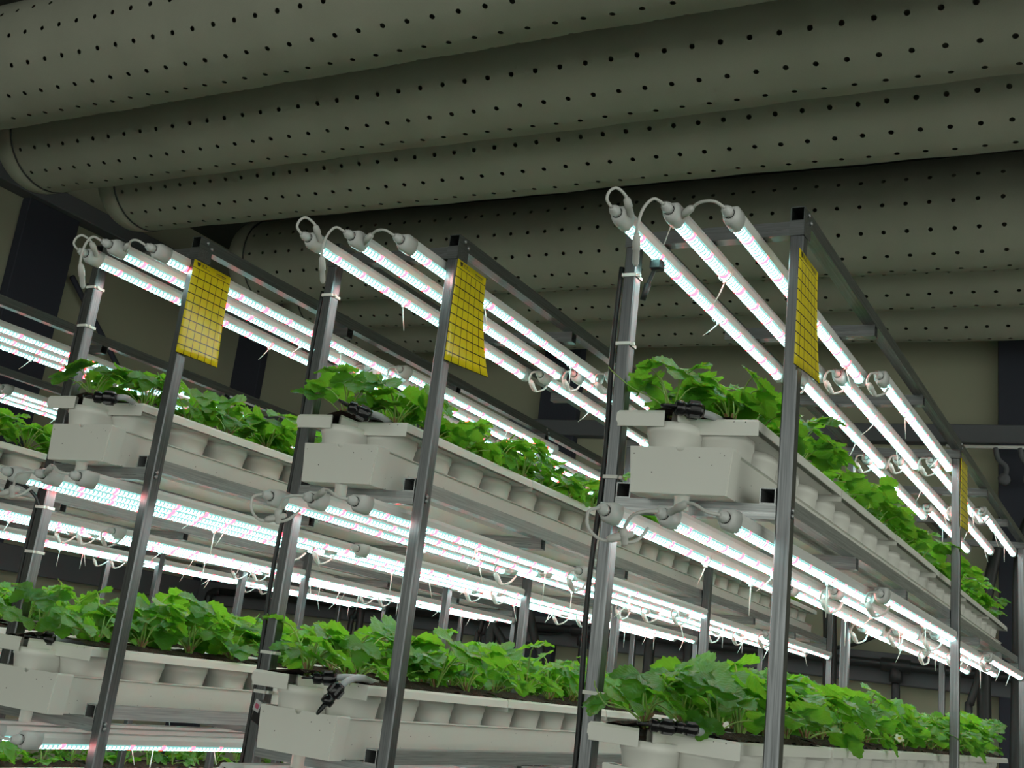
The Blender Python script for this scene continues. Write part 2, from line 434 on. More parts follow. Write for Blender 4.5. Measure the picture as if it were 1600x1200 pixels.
for top in set(round(1.05+v[3], 4) for v in RACKS.values()):
    b = MB(); b.box(-.0158, .0158, 0, .037, 0, H+top, ch=.003); POST[top] = b.mesh('post', 'steel_upright')
b = MB(); b.box(-.018, .018, -.003, .040, 0, .012, ch=.002); FOOT = b.mesh('foot', 'black_plastic')
b = MB(); b.box(-.0172, .0172, -.0022, -.0004, 0, .036); b.box(.0158, .0174, -.0022, .055, 0, .036); BRACKET = b.mesh('bracket', 'steel_top')

def build_rack(r):
    x, y, t, h, wname = RACKS[r]
    lab = {'C': 'galvanised steel tiered rack at the right, closest to the camera', 'B': 'galvanised steel tiered rack in the middle',
           'A': 'galvanised steel tiered rack at the left with sunlit yellow card', 'Z': 'galvanised steel rack mostly hidden behind the left rack',
           'Y': 'galvanised steel rack farthest away, beside the left wall'}[r].replace('sunlit ', '')
    root = thing('plant_rack', lab, 'rack', (x, y, 0), t, 'steel growing racks')
    top = round(1.05+h, 4)
    for i in range(3):
        for s_ in (0, 1):
            yy = i*L if i < 2 else i*L-.04
            p = obj('post', POST[top], root, (-W*s_, yy, 0)); obj('foot', FOOT, p)
            if i < 2 or s_ == 0:
                pass
    for s_ in (0, 1):
        rl = obj('top_rail', RAIL, root, (-W*s_, .0, H+top+.034+.018))
        if s_ == 0:
            for j in range(2):
                obj('bolt', BOLT, rl, (.0165, .03+.02*j, .006-.012*j)); obj('bolt', BOLT, rl, (.0165, L+.01+.02*j, .006-.012*j))
    for k in range(7):
        yy = (0, .78, 1.56, 2.40, 3.2, 4.0, 4.76)[k]
        obj('top_cross_bar', TOPCROSS, root, (0, yy, H+top+.017))
    for s_ in (0, 1):
        obj('corner_bracket', BRACKET, root, (-W*s_, 0, H+top-.002))
    for ti in TIERS[r]:
        zb = ZB - TP*ti
        for s_ in (0, 1):
            obj('side_tube', SIDE, root, ((-.0345, -W+.0345)[s_], 0, H+zb+.0175))
        for k in range(7):
            yy = (0, .78, 1.5, 2.40, 3.2, 4.0, 4.765)[k]
            obj('cross_bar', CROSS, root, (0, yy, H+zb-.0165))
        for s_ in (0, 1):
            for q in (0, 1): obj('bolt', BOLT, root, (.0158 if s_ == 0 else -W+.0158, .012, H+zb-.010-.012*q))
    ties = {'C': (.975, .80, .475, -.008), 'B': (.985, .36, -.018, -.118), 'A': (.985, .86, .30, .17), 'Z': (.9, .3), 'Y': ()}[r]
    for z in ties: obj('cable_tie', TIE, root, (-W, 0, H+z))
    return root
for r in RACKS: build_rack(r)

# ------------------------------------------------------------------ drain troughs
b = MB()
pr = [(-.115,.092),(-.112,.0955),(-.103,.0955),(-.1035,.089),(-.1005,0.0),(.1005,0.0),(.1035,.089),(.103,.0955),(.112,.0955),(.115,.092),(.1085,.090),(.1045,-.0035),(-.1045,-.0035),(-.1085,.090)]
b.extrude(pr, -.085, 4.72); TROUGH = b.mesh('trough_body', 'white_trough')
b = MB()   # end cap: plate with a round notch in its top edge, and a sleeve
nt = [(.010*math.cos(a), .0975-.010*math.sin(a)) for a in [PI*k/8 for k in range(9)]]
plate = [(-.1175,.0975),(-.108,-.006),(.108,-.006),(.1175,.0975)] + nt
b.extrude(plate, -.0905, -.0865)
sl = [(-.1185,.094),(-.1095,-.0065),(.1095,-.0065),(.1185,.094),(.1165,.0985),(.104,.0985),(.104,.0965),(.1150,.0962),(.1165,.093),(.1075,-.0045),(-.1075,-.0045),(-.1165,.093),(-.1150,.0962),(-.104,.0965),(-.104,.0985),(-.1165,.0985)]
b.extrude(sl, -.0865, -.032); CAP = b.mesh('trough_cap', 'white_trough')
b = MB(); b.lathe([(.0165,-.034),(.0165,-.004),(.0185,-.003),(.0185,.0)], 18); STUB = b.mesh('drain_stub', 'white_trough')
def build_trough(r, ti):
    x, y, t, h, wname = RACKS[r]; mtx = rackframe(r)
    loc = mtx @ Vector((-W/2-.004, 0, H+ZB-TP*ti+.004))
    root = thing('drain_trough', 'long white plastic drain trough under planters, %s of the %s' % (TNAME[ti], wname), 'trough', loc, t, 'white drain troughs')
    obj('trough_body', TROUGH, root); c_ = obj('end_cap', CAP, root); obj('drain_stub', STUB, c_, (.0, -.058, -.004))
for r in RACKS:
    for ti in TIERS[r]: build_trough(r, ti)

# ------------------------------------------------------------------ planters
XL, XR, XMID = -.155, .148, .0           # local to the rack centre line
def inset(poly, d):
    n = len(poly); out_ = []
    for i in range(n):
        p0, p1, p2 = Vector(poly[i-1]), Vector(poly[i]), Vector(poly[(i+1) % n])
        a, c_ = (p1-p0).normalized(), (p2-p1).normalized()
        n1, n2 = Vector((-a.y, a.x)), Vector((-c_.y, c_.x))
        out_.append(tuple(p1 + (n1+n2)*d) if abs(a.dot(c_)) < .9 else tuple(p1+n1*d))
    return out_
LP = .775
def planter_rim(front):
    b = MB()
    poly = [(XL,0),(XMID-.01,0),(XMID-.01,.08),(XR,.08),(XR,LP+.08),(XMID-.01,LP+.08),(XMID-.01,LP),(XL,LP)]
    poly = [(px, py) for px, py in poly]
    o1 = inset(poly, .004); o0 = inset(poly, -.0005); i1 = inset(poly, .020); i2 = inset(poly, .022)
    n = len(poly)
    gap = (-.040, -.010)                     # the notch for the hose in the near edge
    for i in range(n):
        j = (i+1) % n
        segs = [(0.0, 1.0)]
        if front and i == 0:
            x0_, x1_ = poly[0][0], poly[1][0]; segs = [(0.0, (gap[0]-x0_)/(x1_-x0_))]
        def mixp(P, t_): return (P[i][0]+(P[j][0]-P[i][0])*t_, P[i][1]+(P[j][1]-P[i][1])*t_)
        sk = -.037 if i in (0, 2) else -.0245
        for ta, tb in segs:
            a0, a1 = mixp(o0, ta), mixp(o0, tb); c0, c1 = mixp(o1, ta), mixp(o1, tb); e0, e1 = mixp(i1, ta), mixp(i1, tb); g0, g1 = mixp(i2, ta), mixp(i2, tb)
            f0, f1 = mixp(poly, ta), mixp(poly, tb)
            if i == 0: b.quad([(*a0,-.022),(a0[0]+.004,a0[1],-.030),(a0[0]+.013,a0[1],-.0365),(*a1,sk),(*f1,-.006),(*f0,-.006)])
            else: b.quad([(*a0,sk),(*a1,sk),(*f1,-.006),(*f0,-.006)])          # outer skirt
            b.quad([(*f0,-.006),(*f1,-.006),(*c1,0),(*c0,0)])                  # rounded shoulder
            b.quad([(*c0,0),(*c1,0),(*e1,-.001),(*e0,-.001)])                  # lip
            b.quad([(*e0,-.001),(*e1,-.001),(*g1,-.024),(*g0,-.024)])          # inner wall
            d0, d1 = mixp(inset(poly, .0025), ta), mixp(inset(poly, .0025), tb)
            b.quad([(*a1,sk),(*a0,sk),(*d0,sk),(*d1,sk)]); b.quad([(*d1,sk),(*d0,sk),(*d0,-.006),(*d1,-.006)])
    fl = inset(poly, .018)
    b.quad([(px, py, -.0245) for px, py in fl][::-1]); b.quad([(px, py, -.023) for px, py in fl])
    return b.mesh('planter_rim', 'white_planter')
RIM = {True: planter_rim(True), False: planter_rim(False)}
b = MB(); b.lathe([(.74,-.166),(.775,-.163),(.825,-.112),(.845,-.110),(.865,-.086),(.955,-.046),(.99,-.044),(1.0,-.0235)], 28)
def oval(p):
    a = math.atan2(p[1], p[0]); r_ = math.hypot(p[0], p[1]); c_, s_ = math.cos(a), math.sin(a)
    return (.060*r_*math.copysign(abs(c_)**.8, c_), .084*r_*math.copysign(abs(s_)**.8, s_), p[2])
b.v = [oval(p) for p in b.v]; POT = b.mesh('pot', 'white_planter')
b = MB()
sp_ = inset([(XL,0),(XMID-.01,0),(XMID-.01,.08),(XR,.08),(XR,LP+.08),(XMID-.01,LP+.08),(XMID-.01,LP),(XL,LP)], .021)
rs = random.Random(3)
nx_, ny_ = 10, 32
for ix in range(nx_):
    for iy in range(ny_):
        xa, xb = XL+.021+(XR-XL-.042)*ix/nx_, XL+.021+(XR-XL-.042)*(ix+1)/nx_
        ya0, ya1 = (.021, LP-.021) if (xa+xb)/2 < XMID-.01 else (.101, LP+.059)
        ya, yb = ya0+(ya1-ya0)*iy/ny_, ya0+(ya1-ya0)*(iy+1)/ny_
        hh = lambda X_, Y_: -.003 + .015*max(0.0, 1-(X_/.14)**2) + .0045*math.sin(X_*97+Y_*61)*math.cos(Y_*143-X_*40) + .003*math.sin(Y_*311+X_*170)
        b.quad([(xa,ya,hh(xa,ya)),(xb,ya,hh(xb,ya)),(xb,yb,hh(xb,yb)),(xa,yb,hh(xa,yb))], smooth=True)
SOIL = b.mesh('soil', 'soil')
RIMZ = .181                                 # rim top above the cross bars
Y0P = -.10
PLANT_SPOTS = []
POT_L, POT_R = -.044, .044
def build_planter(r, ti, k):
    x, y, t, h, wname = RACKS[r]; mtx = rackframe(r)
    rnd = random.Random(hash((ord(r), ti, k)) & 0xffff)
    cx = -W/2
    loc = mtx @ Vector((cx + rnd.uniform(-.003, .003), Y0P + k*(LP+.004), H+ZB-TP*ti+RIMZ + rnd.uniform(-.003, .002)))
    root = thing('strawberry_planter', 'white multi-pot planter, %s from the front, %s of the %s' % (ORD[k], TNAME[ti], wname), 'planter', loc, t + rnd.uniform(-.002, .002), 'white planters in rows')
    obj('rim', RIM[k == 0], root); obj('soil', SOIL, root)
    for j in range(4):
        obj('pot', POT, root, (POT_L, .090+.195*j, 0)); obj('pot', POT, root, (POT_R, .090+.085+.195*j, 0))
        for s_, px, dy in (('left', POT_L, 0), ('right', POT_R, .085)):
            p = mtx @ Vector((cx+px*1.25, Y0P+k*(LP+.004)+.085+dy+.195*j, 0)); p.z = loc.z+.002
            PLANT_SPOTS.append((p, r, ti, s_, k*4+j))
for r in RACKS:
    for ti in TIERS[r]:
        for k in range(6): build_planter(r, ti, k)

# ------------------------------------------------------------------ grow lamps
LL = 1.36
b = MB()
hp = [(-.017,-.002),(-.0195,-.012),(-.0165,-.0265),(.0165,-.0265),(.0195,-.012),(.017,-.002),(.009,.0),(-.009,.0)]
b.extrude(hp[::-1], .052, LL-.035); HOUSING = b.mesh('housing', 'lamp_white')
b = MB(); na = 6; b.uv = []
for iy, yy in enumerate((.054, LL-.037)):
    for k in range(na+1):
        a = PI*k/na; b.v.append((-.0150*math.cos(a), yy, -.0266-.0145*math.sin(a))); b.uv.append((k/na, yy))
for k in range(na): b.f.append((k, k+1, na+1+k+1, na+1+k)); b.m.append(0); b.sm.append(True)
DIFF = b.mesh('led_strip', 'led_strip')
def cap_mesh():
    b = MB(); sec = [(-.017,.0),(-.0205,-.012),(-.0175,-.030),(-.010,-.0425),(0,-.0445),(.010,-.0425),(.0175,-.030),(.0205,-.012),(.017,.0)]
    ctr = (0, -.020)
    rings = []
    for yy, s_ in ((0, .70), (.006, .90), (.014, 1.0), (.055, 1.0)):
        rings.append(len(b.v)); b.v += [((x-ctr[0])*s_+ctr[0], yy, (z-ctr[1])*s_+ctr[1]) for x, z in sec]
    n = len(sec)
    for a, c_ in zip(rings, rings[1:]):
        for k in range(n): b.f.append((a+k, c_+k, c_+(k+1) % n, a+(k+1) % n)); b.m.append(0); b.sm.append(True)
    b.f.append(tuple(range(n))); b.m.append(0); b.sm.append(False)
    b.f.append(tuple(range(rings[-1]+n-1, rings[-1]-1, -1))); b.m.append(0); b.sm.append(False)
    return b.mesh('end_cap', 'cap_white')
CAPM = cap_mesh()
b = MB(); b.lathe([(.0115,.002),(.0115,-.008),(.0130,-.009),(.0130,-.019),(.0105,-.021),(.0085,-.030),(.0045,-.033)], 8, axis=1); GLAND = b.mesh('cable_gland', 'cap_white')
b = MB(); b.lathe([(.0135,.0015),(.0138,-.0005),(.0120,-.0015)], 16, axis=1); ORING = b.mesh('gasket', 'black_rubber')
def cable(name, pts, plug=None):
    b = MB(); b.tube(spline(pts), .0036, 8)
    if plug:
        p, q = Vector(plug[0]), Vector(plug[1]); d = q-p
        b.tube([p, p+d*.12, p+d*.5, p+d*.52, p+d*.9, q], [.0045, .0085, .0095, .0075, .0075, .004], 10)
    return b.mesh(name, 'cable_white')
G = -.033
CABLE = {
 'top0': cable('cable', [(0,G,0),(-.006,G-.014,.014),(-.002,G-.012,.034),(.012,G-.004,.043),(.024,-.012,.032),(.027,.008,.010)], ((.0245,-.012,.031),(.027,.022,-.004))),
 'top1': cable('cable', [(0,G,0),(-.018,G-.018,.006),(-.040,G-.02,-.02),(-.052,-.045,-.065),(-.062,-.02,-.105)], ((-.053,-.042,-.068),(-.066,-.002,-.13))),
 'top2': cable('cable', [(0,G,0),(-.020,G-.016,.010),(-.055,G-.006,.014),(-.085,-.02,.004)], ((-.072,-.03,.010),(-.118,-.005,-.010))),
 'mid0': cable('cable', [(0,G,0),(-.018,G-.012,-.012),(-.016,G-.01,-.045),(.015,G-.005,-.068),(.050,-.02,-.062)], ((.025,-.035,-.066),(.078,-.02,-.048))),
 'mid1': cable('cable', [(0,G,0),(-.022,G-.014,-.004),(-.050,G-.012,-.014),(-.072,-.03,-.042),(-.070,-.03,-.066),(-.045,-.02,-.06),(-.035,.01,-.03)], ((-.072,-.034,-.038),(-.066,-.03,-.074))),
 'mid2': cable('cable', [(0,G,0),(-.022,G-.014,.002),(-.055,G-.01,.018),(-.09,-.02,.018)], ((-.068,-.036,.020),(-.118,-.01,.0))),
 'joint': cable('cable', [(0,G,0),(-.020,G-.012,-.006),(-.030,G,-.035),(-.012,-.02,-.066),(.014,.0,-.056),(.022,.03,-.030)], ((-.028,G,-.03),(-.008,-.018,-.068)))}
def tie_mesh(dx, dy, dz):
    b = MB(); n = 12; rr = .024
    for k in range(n):
        a0, a1 = 2*PI*k/n, 2*PI*(k+1)/n
        b.quad([(rr*math.cos(a0)*.92, -.002, -.021+rr*math.sin(a0)), (rr*math.cos(a1)*.92, -.002, -.021+rr*math.sin(a1)), (rr*math.cos(a1)*.92, .002, -.021+rr*math.sin(a1)), (rr*math.cos(a0)*.92, .002, -.021+rr*math.sin(a0))])
    b.box(-.004, .004, -.004, .004, -.049, -.042); b.tube([(0,0,-.046),(dx*.5,dy*.5,-.046+dz*.55),(dx,dy,-.046+dz)], [.0018,.0018,.0012], 5)
    return b.mesh('cable_tie', 'tie_white')
TIES = [tie_mesh(-.02, -.01, -.055), tie_mesh(.012, .02, -.07), tie_mesh(.0, .0, -.085), tie_mesh(-.035, -.02, -.04)]
YS = (-.165, 1.10, 2.32, 3.42)
XO = (0, .055, .006, .058)
def build_lamp(r, lev, row, n):
    x, y, t, h, wname = RACKS[r]; mtx = rackframe(r)
    rnd = random.Random(ord(r)*100+lev*30+row*7+n)
    if lev == 0:
        z = 1.049+h; xs = {'C': (-.335, -.213, -.092), 'B': (-.297, -.165, -.040), 'A': (-.290, -.140, -.022)}.get(r, (-.32, -.19, -.06))
    else:
        z = .387-TP*(lev-1); xs = (-.325, -.196, -.066)
    yj = (((-.095, -.085, -.035) if r != 'A' else (.02, -.03, .03))[row] if n == 0 else (0, -.012, .02)[row]) if lev == 0 else (0, .004, .010)[row]
    loc = mtx @ Vector((xs[row]+XO[n]+rnd.uniform(-.003, .003), YS[n]+yj-.03*(lev > 0), H+z-rnd.uniform(0, .003)))
    where = ['top of', 'under upper tier of', 'under lower tier of'][lev]
    root = thing('grow_lamp', '%s-row LED tube, %s from front, %s %s' % (('left', 'middle', 'right')[row], ORD[n], where, wname), 'lamp', loc, t + rnd.uniform(-.004, .004), 'LED grow tubes')
    obj('housing', HOUSING, root); obj('led_strip', DIFF, root)
    ec = obj('end_cap', CAPM, root); obj('end_cap', CAPM, root, (0, LL+.018, 0), (0, 0, PI))
    g = obj('cable_gland', GLAND, ec, (0, .002, -.020)); obj('gasket', ORING, ec, (0, .001, -.020))
    key = ('top%d' % row if lev == 0 else 'mid%d' % row) if n == 0 else 'joint'
    if n == 0 or rnd.random() < .85: obj('cable', CABLE[key], root, (0, 0, -.020), (0, 0, 0 if n == 0 else rnd.uniform(-.3, .3)))
    for yy in ((.55, 1.02) if rnd.random() < .5 else (.8,)):
        obj('cable_tie', TIES[rnd.randrange(4)], root, (0, yy + rnd.uniform(-.15, .15), 0), (0, 0, rnd.uniform(-.6, .6)))
for r in RACKS:
    levels = {'C': (0, 1), 'B': (0, 1, 2), 'A': (0, 1, 2), 'Z': (0, 1, 2), 'Y': (0, 1, 2)}[r]
    for lev in levels:
        for row in range(3):
            for n in range(4): build_lamp(r, lev, row, n)

# ------------------------------------------------------------------ strawberry plants
def leaflet(b, origin, d, nrm, ln, wd, rnd, mi=0):
    d = d.normalized(); sd = d.cross(nrm).normalized(); nrm = sd.cross(d).normalized()
    nv, mu = 11, 4; base = len(b.v); fold = rnd.uniform(.10, .38); droop = rnd.uniform(.05, .40); tw = rnd.uniform(-.15, .15)
    for iv in range(nv+1):
        v_ = iv/nv
        hw = wd*.5*(math.sin(PI*min(1, v_**.82*.93+.035))**.62)
        if iv == nv: hw = wd*.10
        for iu in range(-mu//2, mu//2+1):
            u = iu/(mu/2)
            ser = 1.0
            lx = 0.0
            if abs(u) == 1:
                ser = 1.06 if iv % 2 else .88; lx = .035*ln if iv % 2 else -.01*ln
            x_ = ln*v_ + lx*(0 if iv in (0,) else 1); y_ = hw*u*ser
            z_ = fold*abs(y_) - droop*ln*(v_**2)*.6 + .0018*math.sin(v_*17+abs(u)*3) + tw*y_*v_
            b.v.append(tuple(origin + d*x_ + sd*y_ + nrm*z_)); b.uv.append((u*.5+.5, v_))
    st = mu+1
    for iv in range(nv):
        for iu in range(mu):
            a = base+iv*st+iu; b.f.append((a, a+1, a+st+1, a+st)); b.m.append(mi); b.sm.append(True)
def leaf_geo(b, seed, lowpoly=False):
    rnd = random.Random(seed)
    R_ = rnd.uniform(.035, .095); Hh = rnd.uniform(.055, .125) if seed % 3 else rnd.uniform(.03, .06)
    if Hh < .06: R_ += .02
    s_ = rnd.uniform(.052, .074)
    pts = [Vector((R_*(t**1.4), .006*math.sin(t*3+seed), Hh*(1-(1-t)**1.7))) for t in [k/5 for k in range(6)]]
    n0 = len(b.v); b.tube(pts, [.0024, .0021, .0019, .0018, .0017, .0016], 5, 1, cap=False)
    b.uv += [(.3, .3)]*(len(b.v)-n0)
    o = pts[-1]; tilt = rnd.uniform(-.15, .75)
    d = Vector((math.cos(tilt), 0, -math.sin(tilt))); nrm = Vector((math.sin(tilt), 0, math.cos(tilt)))
    roll = Matrix.Rotation(rnd.uniform(-.5, .5), 3, d); nrm = roll @ nrm
    leaflet(b, o, d, nrm, s_*1.05, s_*.95, rnd)
    for sg in (-1, 1):
        dd = Matrix.Rotation(sg*rnd.uniform(1.15, 1.5), 3, nrm) @ d
        n2 = Matrix.Rotation(-sg*rnd.uniform(-.1, .45), 3, d) @ nrm
        leaflet(b, o, dd, n2, s_*.95, s_*.9, rnd)
NLEAF = 14
LEAVES = []
for s_ in range(NLEAF):
    b = MB(); b.uv = []; leaf_geo(b, s_+1); LEAVES.append(b.mesh('leaf', 'leaf_green', 'stem_green'))
b = MB()
rs = random.Random(5)
for k in range(7):
    a = rs.uniform(0, 6.28); b.tube([(0,0,-.004),(.006*math.cos(a),.006*math.sin(a),.012),(.018*math.cos(a),.018*math.sin(a),.03)], [.004,.003,.0015], 5)
CROWN = b.mesh('crown', 'stem_red')
def flower_mesh():
    b = MB()
    for k in range(5):
        a = 2*PI*k/5; ca, sa = math.cos(a), math.sin(a)
        pts = []
        for rr, wd in ((.003, .002), (.008, .0065), (.013, .0062), (.016, .003)):
            pts.append((rr, wd))
        for (r0, w0), (r1, w1) in zip(pts, pts[1:]):
            q = [(r0,-w0),(r1,-w1),(r1,w1),(r0,w0)]
            b.quad([(px*ca-py*sa, px*sa+py*ca, .0015+(px*18)**2*.012) for px, py in q], smooth=True)
    return b.mesh('flower', 'petal_white')
FLOWER = flower_mesh()
b = MB(); b.lathe([(.0045,0),(.0045,.002),(.003,.005),(.0005,.006)], 10); FCENTRE = b.mesh('flower_centre', 'flower_yellow')
def view_px(p):
    d = p - Vector((0, 0, H)); z = d.dot(cf)
    if z < .1: return None
    return CX+F_PX*d.dot(cr)/z, CY-F_PX*d.dot(cu)/z
cand = []
for p, r, ti, side, idx in PLANT_SPOTS:
    q = view_px(p + Vector((0, 0, .06)))
    if q is None or not (-60 < q[0] < 1660 and -60 < q[1] < 1260): continue
    cand.append(((p-Vector((0,0,H))).length, p, r, ti, side, idx))
cand.sort(key=lambda c_: c_[0])
near, far = cand[:300], cand[300:]
PLANTS = {}
for d_, p, r, ti, side, idx in near:
    rnd = random.Random(ord(r)*1009+ti*331+idx*7+(side == 'left')*3)
    root = thing('strawberry_plant', 'leafy strawberry plant, %s from front in %s pot row, %s of %s' % (ORD[idx], side, TNAME[ti], RACKS[r][4]), 'plant', p + Vector((rnd.uniform(-.008, .008), rnd.uniform(-.012, .012), 0)), rnd.uniform(0, 6.28), 'strawberry plants')
    PLANTS[(r, ti, side, idx)] = root
    obj('crown', CROWN, root)
    nl = rnd.randint(7, 9); sc = rnd.uniform(.85, 1.12)*(1.0 if ti == 0 else 1.08)
    a = rnd.uniform(0, 6.28)
    for k in range(nl):
        a += 2.399 + rnd.uniform(-.4, .4)
        obj('leaf', LEAVES[rnd.randrange(NLEAF)], root, (.004*math.cos(a), .004*math.sin(a), 0), (rnd.uniform(-.12, .12), rnd.uniform(-.15, .15), a), sc*rnd.uniform(.82, 1.15))
# runners: thin green stolons arching off a few plants
for key_, pts_ in ((('C', 0, 'left', 0), [(0,0,.01),(-.03,-.03,.035),(-.075,-.06,.055),(-.115,-.075,.085),(-.13,-.08,.10)]),
                   (('C', 1, 'left', 0), [(0,0,.01),(-.03,-.03,.03),(-.07,-.05,.035),(-.095,-.055,.065),(-.10,-.055,.08)]),
                   (('C', 0, 'right', 9), [(0,0,.01),(.02,.0,.03),(.05,.03,.02),(.075,.06,.03),(.085,.07,.06)]),
                   (('C', 0, 'right', 23), [(0,0,.02),(.03,.04,.045),(.07,.10,.02),(.10,.16,-.06)]),
                   (('A', 0, 'left', 0), [(0,0,.01),(-.03,-.03,.05),(-.06,-.04,.04)])):
    if key_ in PLANTS:
        rt = PLANTS[key_]; rm = Matrix.Rotation(-rt.rotation_euler.z, 3, 'Z')
        b = MB(); b.tube(spline([rm @ Vector(q_) for q_ in pts_]), .0015, 5); obj('runner', b.mesh('runner', 'stem_green'), rt)
# flowers on the near lower tier
for side, idx, off in (('right', 7, (.05, -.01, .055)), ('right', 9, (.055, 0, .035))):
    k_ = ('C', 1, side, idx)
    if k_ in PLANTS:
        rt = PLANTS[k_]; rz = rt.rotation_euler.z; v_ = Matrix.Rotation(-rz, 3, 'Z') @ Vector(off)
        b = MB(); b.tube(spline([(0,0,0), (v_.x*.4, v_.y*.4, v_.z*.7), (v_.x, v_.y, v_.z)]), .0014, 5); obj('flower_stalk', b.mesh('flower_stalk', 'stem_green'), rt)
        f = obj('flower', FLOWER, rt, v_); f.rotation_euler = (Matrix.Rotation(-rz, 3, 'Z') @ Matrix.Rotation(.9, 3, Vector((1, .5, 0)).normalized())).to_euler()
        obj('flower_centre', FCENTRE, f, (0, 0, .001))
# the plants too far back to show singly
if far:
    tmpl = []
    for s_ in range(6):
        b = MB(); b.uv = []; leaf_geo(b, 40+s_); tmpl.append(b)
    big = MB(); big.uv = []
    for d_, p, r, ti, side, idx in far:
        rnd = random.Random(ord(r)*1009+ti*331+idx*7+(side == 'left')*3); a = 0
        for k in range(6):
            a += 2.4+rnd.uniform(-.4, .4); t_ = tmpl[rnd.randrange(6)]; s_ = rnd.uniform(.8, 1.15)
            mt = Matrix.Translation(p) @ Matrix.Rotation(a, 4, 'Z') @ Matrix.Scale(s_, 4)
            bs = len(big.v); big.v += [tuple(mt @ Vector(v_)) for v_ in t_.v]; big.uv += t_.uv
            big.f += [tuple(bs+i for i in f_) for f_ in t_.f]; big.m += t_.m; big.sm += t_.sm
    o = obj('strawberry_foliage', big.mesh('strawberry_foliage', 'leaf_green', 'stem_green'))
    tag(o, 'small distant strawberry foliage on the far ends of the racks', 'foliage'); o['kind'] = 'stuff'

# ------------------------------------------------------------------ yellow sticky cards
def build_card(r, y0, ztop, hgt, curl, words):
    x, y, t, h, wname = RACKS[r]; mtx = rackframe(r)
    root = thing('sticky_card', words, 'sticky trap', mtx @ Vector((.0172, y0, H+ztop)), t, 'yellow sticky cards')
    wd = .165; nu, nv = 10, 14
    def P(u, v_, off=0.0):    # u along +Y, v from bottom 0 to top 1
        z = -hgt*(1-v_); lift = curl*((1-v_)**2)*(u**1.5)
        return (.0008 + off + lift*.7 + .004*math.sin(u*3.1)*(1-v_), wd*u + lift*.25, z)
    b = MB(); b.uv = []
    for iv in range(nv+1):
        for iu in range(nu+1): b.v.append(P(iu/nu, iv/nv, .0012)); b.uv.append((iu/nu, iv/nv))
    off_ = len(b.v)
    for iv in range(nv+1):
        for iu in range(nu+1): b.v.append(P(iu/nu, iv/nv, .0)); b.uv.append((iu/nu, iv/nv))
    st = nu+1
    for iv in range(nv):
        for iu in range(nu):
            a = iv*st+iu
            b.f.append((a, a+1, a+st+1, a+st)); b.f.append((off_+a, off_+a+st, off_+a+st+1, off_+a+1)); b.m += [0, 0]; b.sm += [True, True]
    for iu in range(nu):
        for e in (0, nv*st): b.f.append((e+iu, e+iu+1, off_+e+iu+1, off_+e+iu)); b.m.append(0); b.sm.append(False)
    for iv in range(nv):
        for e in (0, nu): b.f.append((iv*st+e, (iv+1)*st+e, off_+(iv+1)*st+e, off_+iv*st+e)); b.m.append(0); b.sm.append(False)
    obj('card', b.mesh('card', 'yellow_card'), root)
    b = MB()
    def R_(u0, u1, v0, v1): b.quad([P(u0,v0,.0020), P(u1,v0,.0020), P(u1,v1,.0020), P(u0,v1,.0020)])
    # shield-like logo, two short glyphs, a small line of print, and two lines at the right
    for u0, u1, v0, v1 in ((.075,.17,.972,.984),(.085,.165,.956,.972),(.10,.15,.944,.956)): R_(u0, u1, v0, v1)
    for u0 in (.215, .30):
        R_(u0, u0+.035, .974, .980); R_(u0+.012, u0+.022, .958, .974); R_(u0+.004, u0+.030, .962, .966)
    for k in range(7): R_(.20+.033*k, .222+.033*k, .946, .953)
    for k in range(9): R_(.60+.030*k, .622+.030*k, .958, .968)
    for k in range(9): R_(.60+.030*k, .624+.030*k, .942, .947)
    obj('print', b.mesh('print', 'print_black'), root)
build_card('A', -.012, 1.048, .285, .015, 'broad yellow sticky insect card on the front post of left rack')
build_card('B', .002, 1.074, .290, .055, 'yellow sticky insect card with curled corner, on the middle rack')
build_card('C', -.038, 1.002, .272, .02, 'yellow sticky insect card seen at a steep angle, nearest right rack')
build_card('C', 2.398, 1.052, .272, .01, 'narrow yellow sticky card on the second post, far right')

# ------------------------------------------------------------------ drip hoses with black end clips
def clip_mesh():
    b = MB()
    b.lathe([(.010,-.004),(.0145,-.002),(.0150,.012),(.0125,.014),(.0125,.020),(.0165,.022),(.0165,.044),(.0140,.048),(.012,.052)], 10, axis=1)
    for a in range(6):
        an = a*PI/3; b.box(.0155*math.cos(an)-.003, .0155*math.cos(an)+.003, .023, .043, .0155*math.sin(an)-.003, .0155*math.sin(an)+.003)
    lp = [(.011*math.cos(k*PI/8-PI/2+PI/2), -.004-.026*math.sin(k*PI/8), 0) for k in range(9)]
    b.tube(spline(lp, 3), .0032, 6); b.tube([(-.011,.0,0),(.011,.0,0)], .003, 6)
    return b.mesh('end_clip', 'clip_black')
CLIP = clip_mesh()
def build_hose(r, ti, words, pts, clip_rot, sc=1.0):
    x, y, t, h, wname = RACKS[r]; mtx = rackframe(r)
    base = Vector((-W/2, Y0P, H+ZB-TP*ti+RIMZ))
    root = thing('drip_hose', words, 'hose', mtx @ base, t, 'drip hoses')
    b = MB(); b.tube(spline(pts), .0085, 10); obj('hose', b.mesh('hose', 'hose_grey'), root)
    p0 = Vector(pts[0]); obj('end_clip', CLIP, root, p0, clip_rot, sc)
TAILH = [(.02,.30,.003), (.012,.75,.0)]
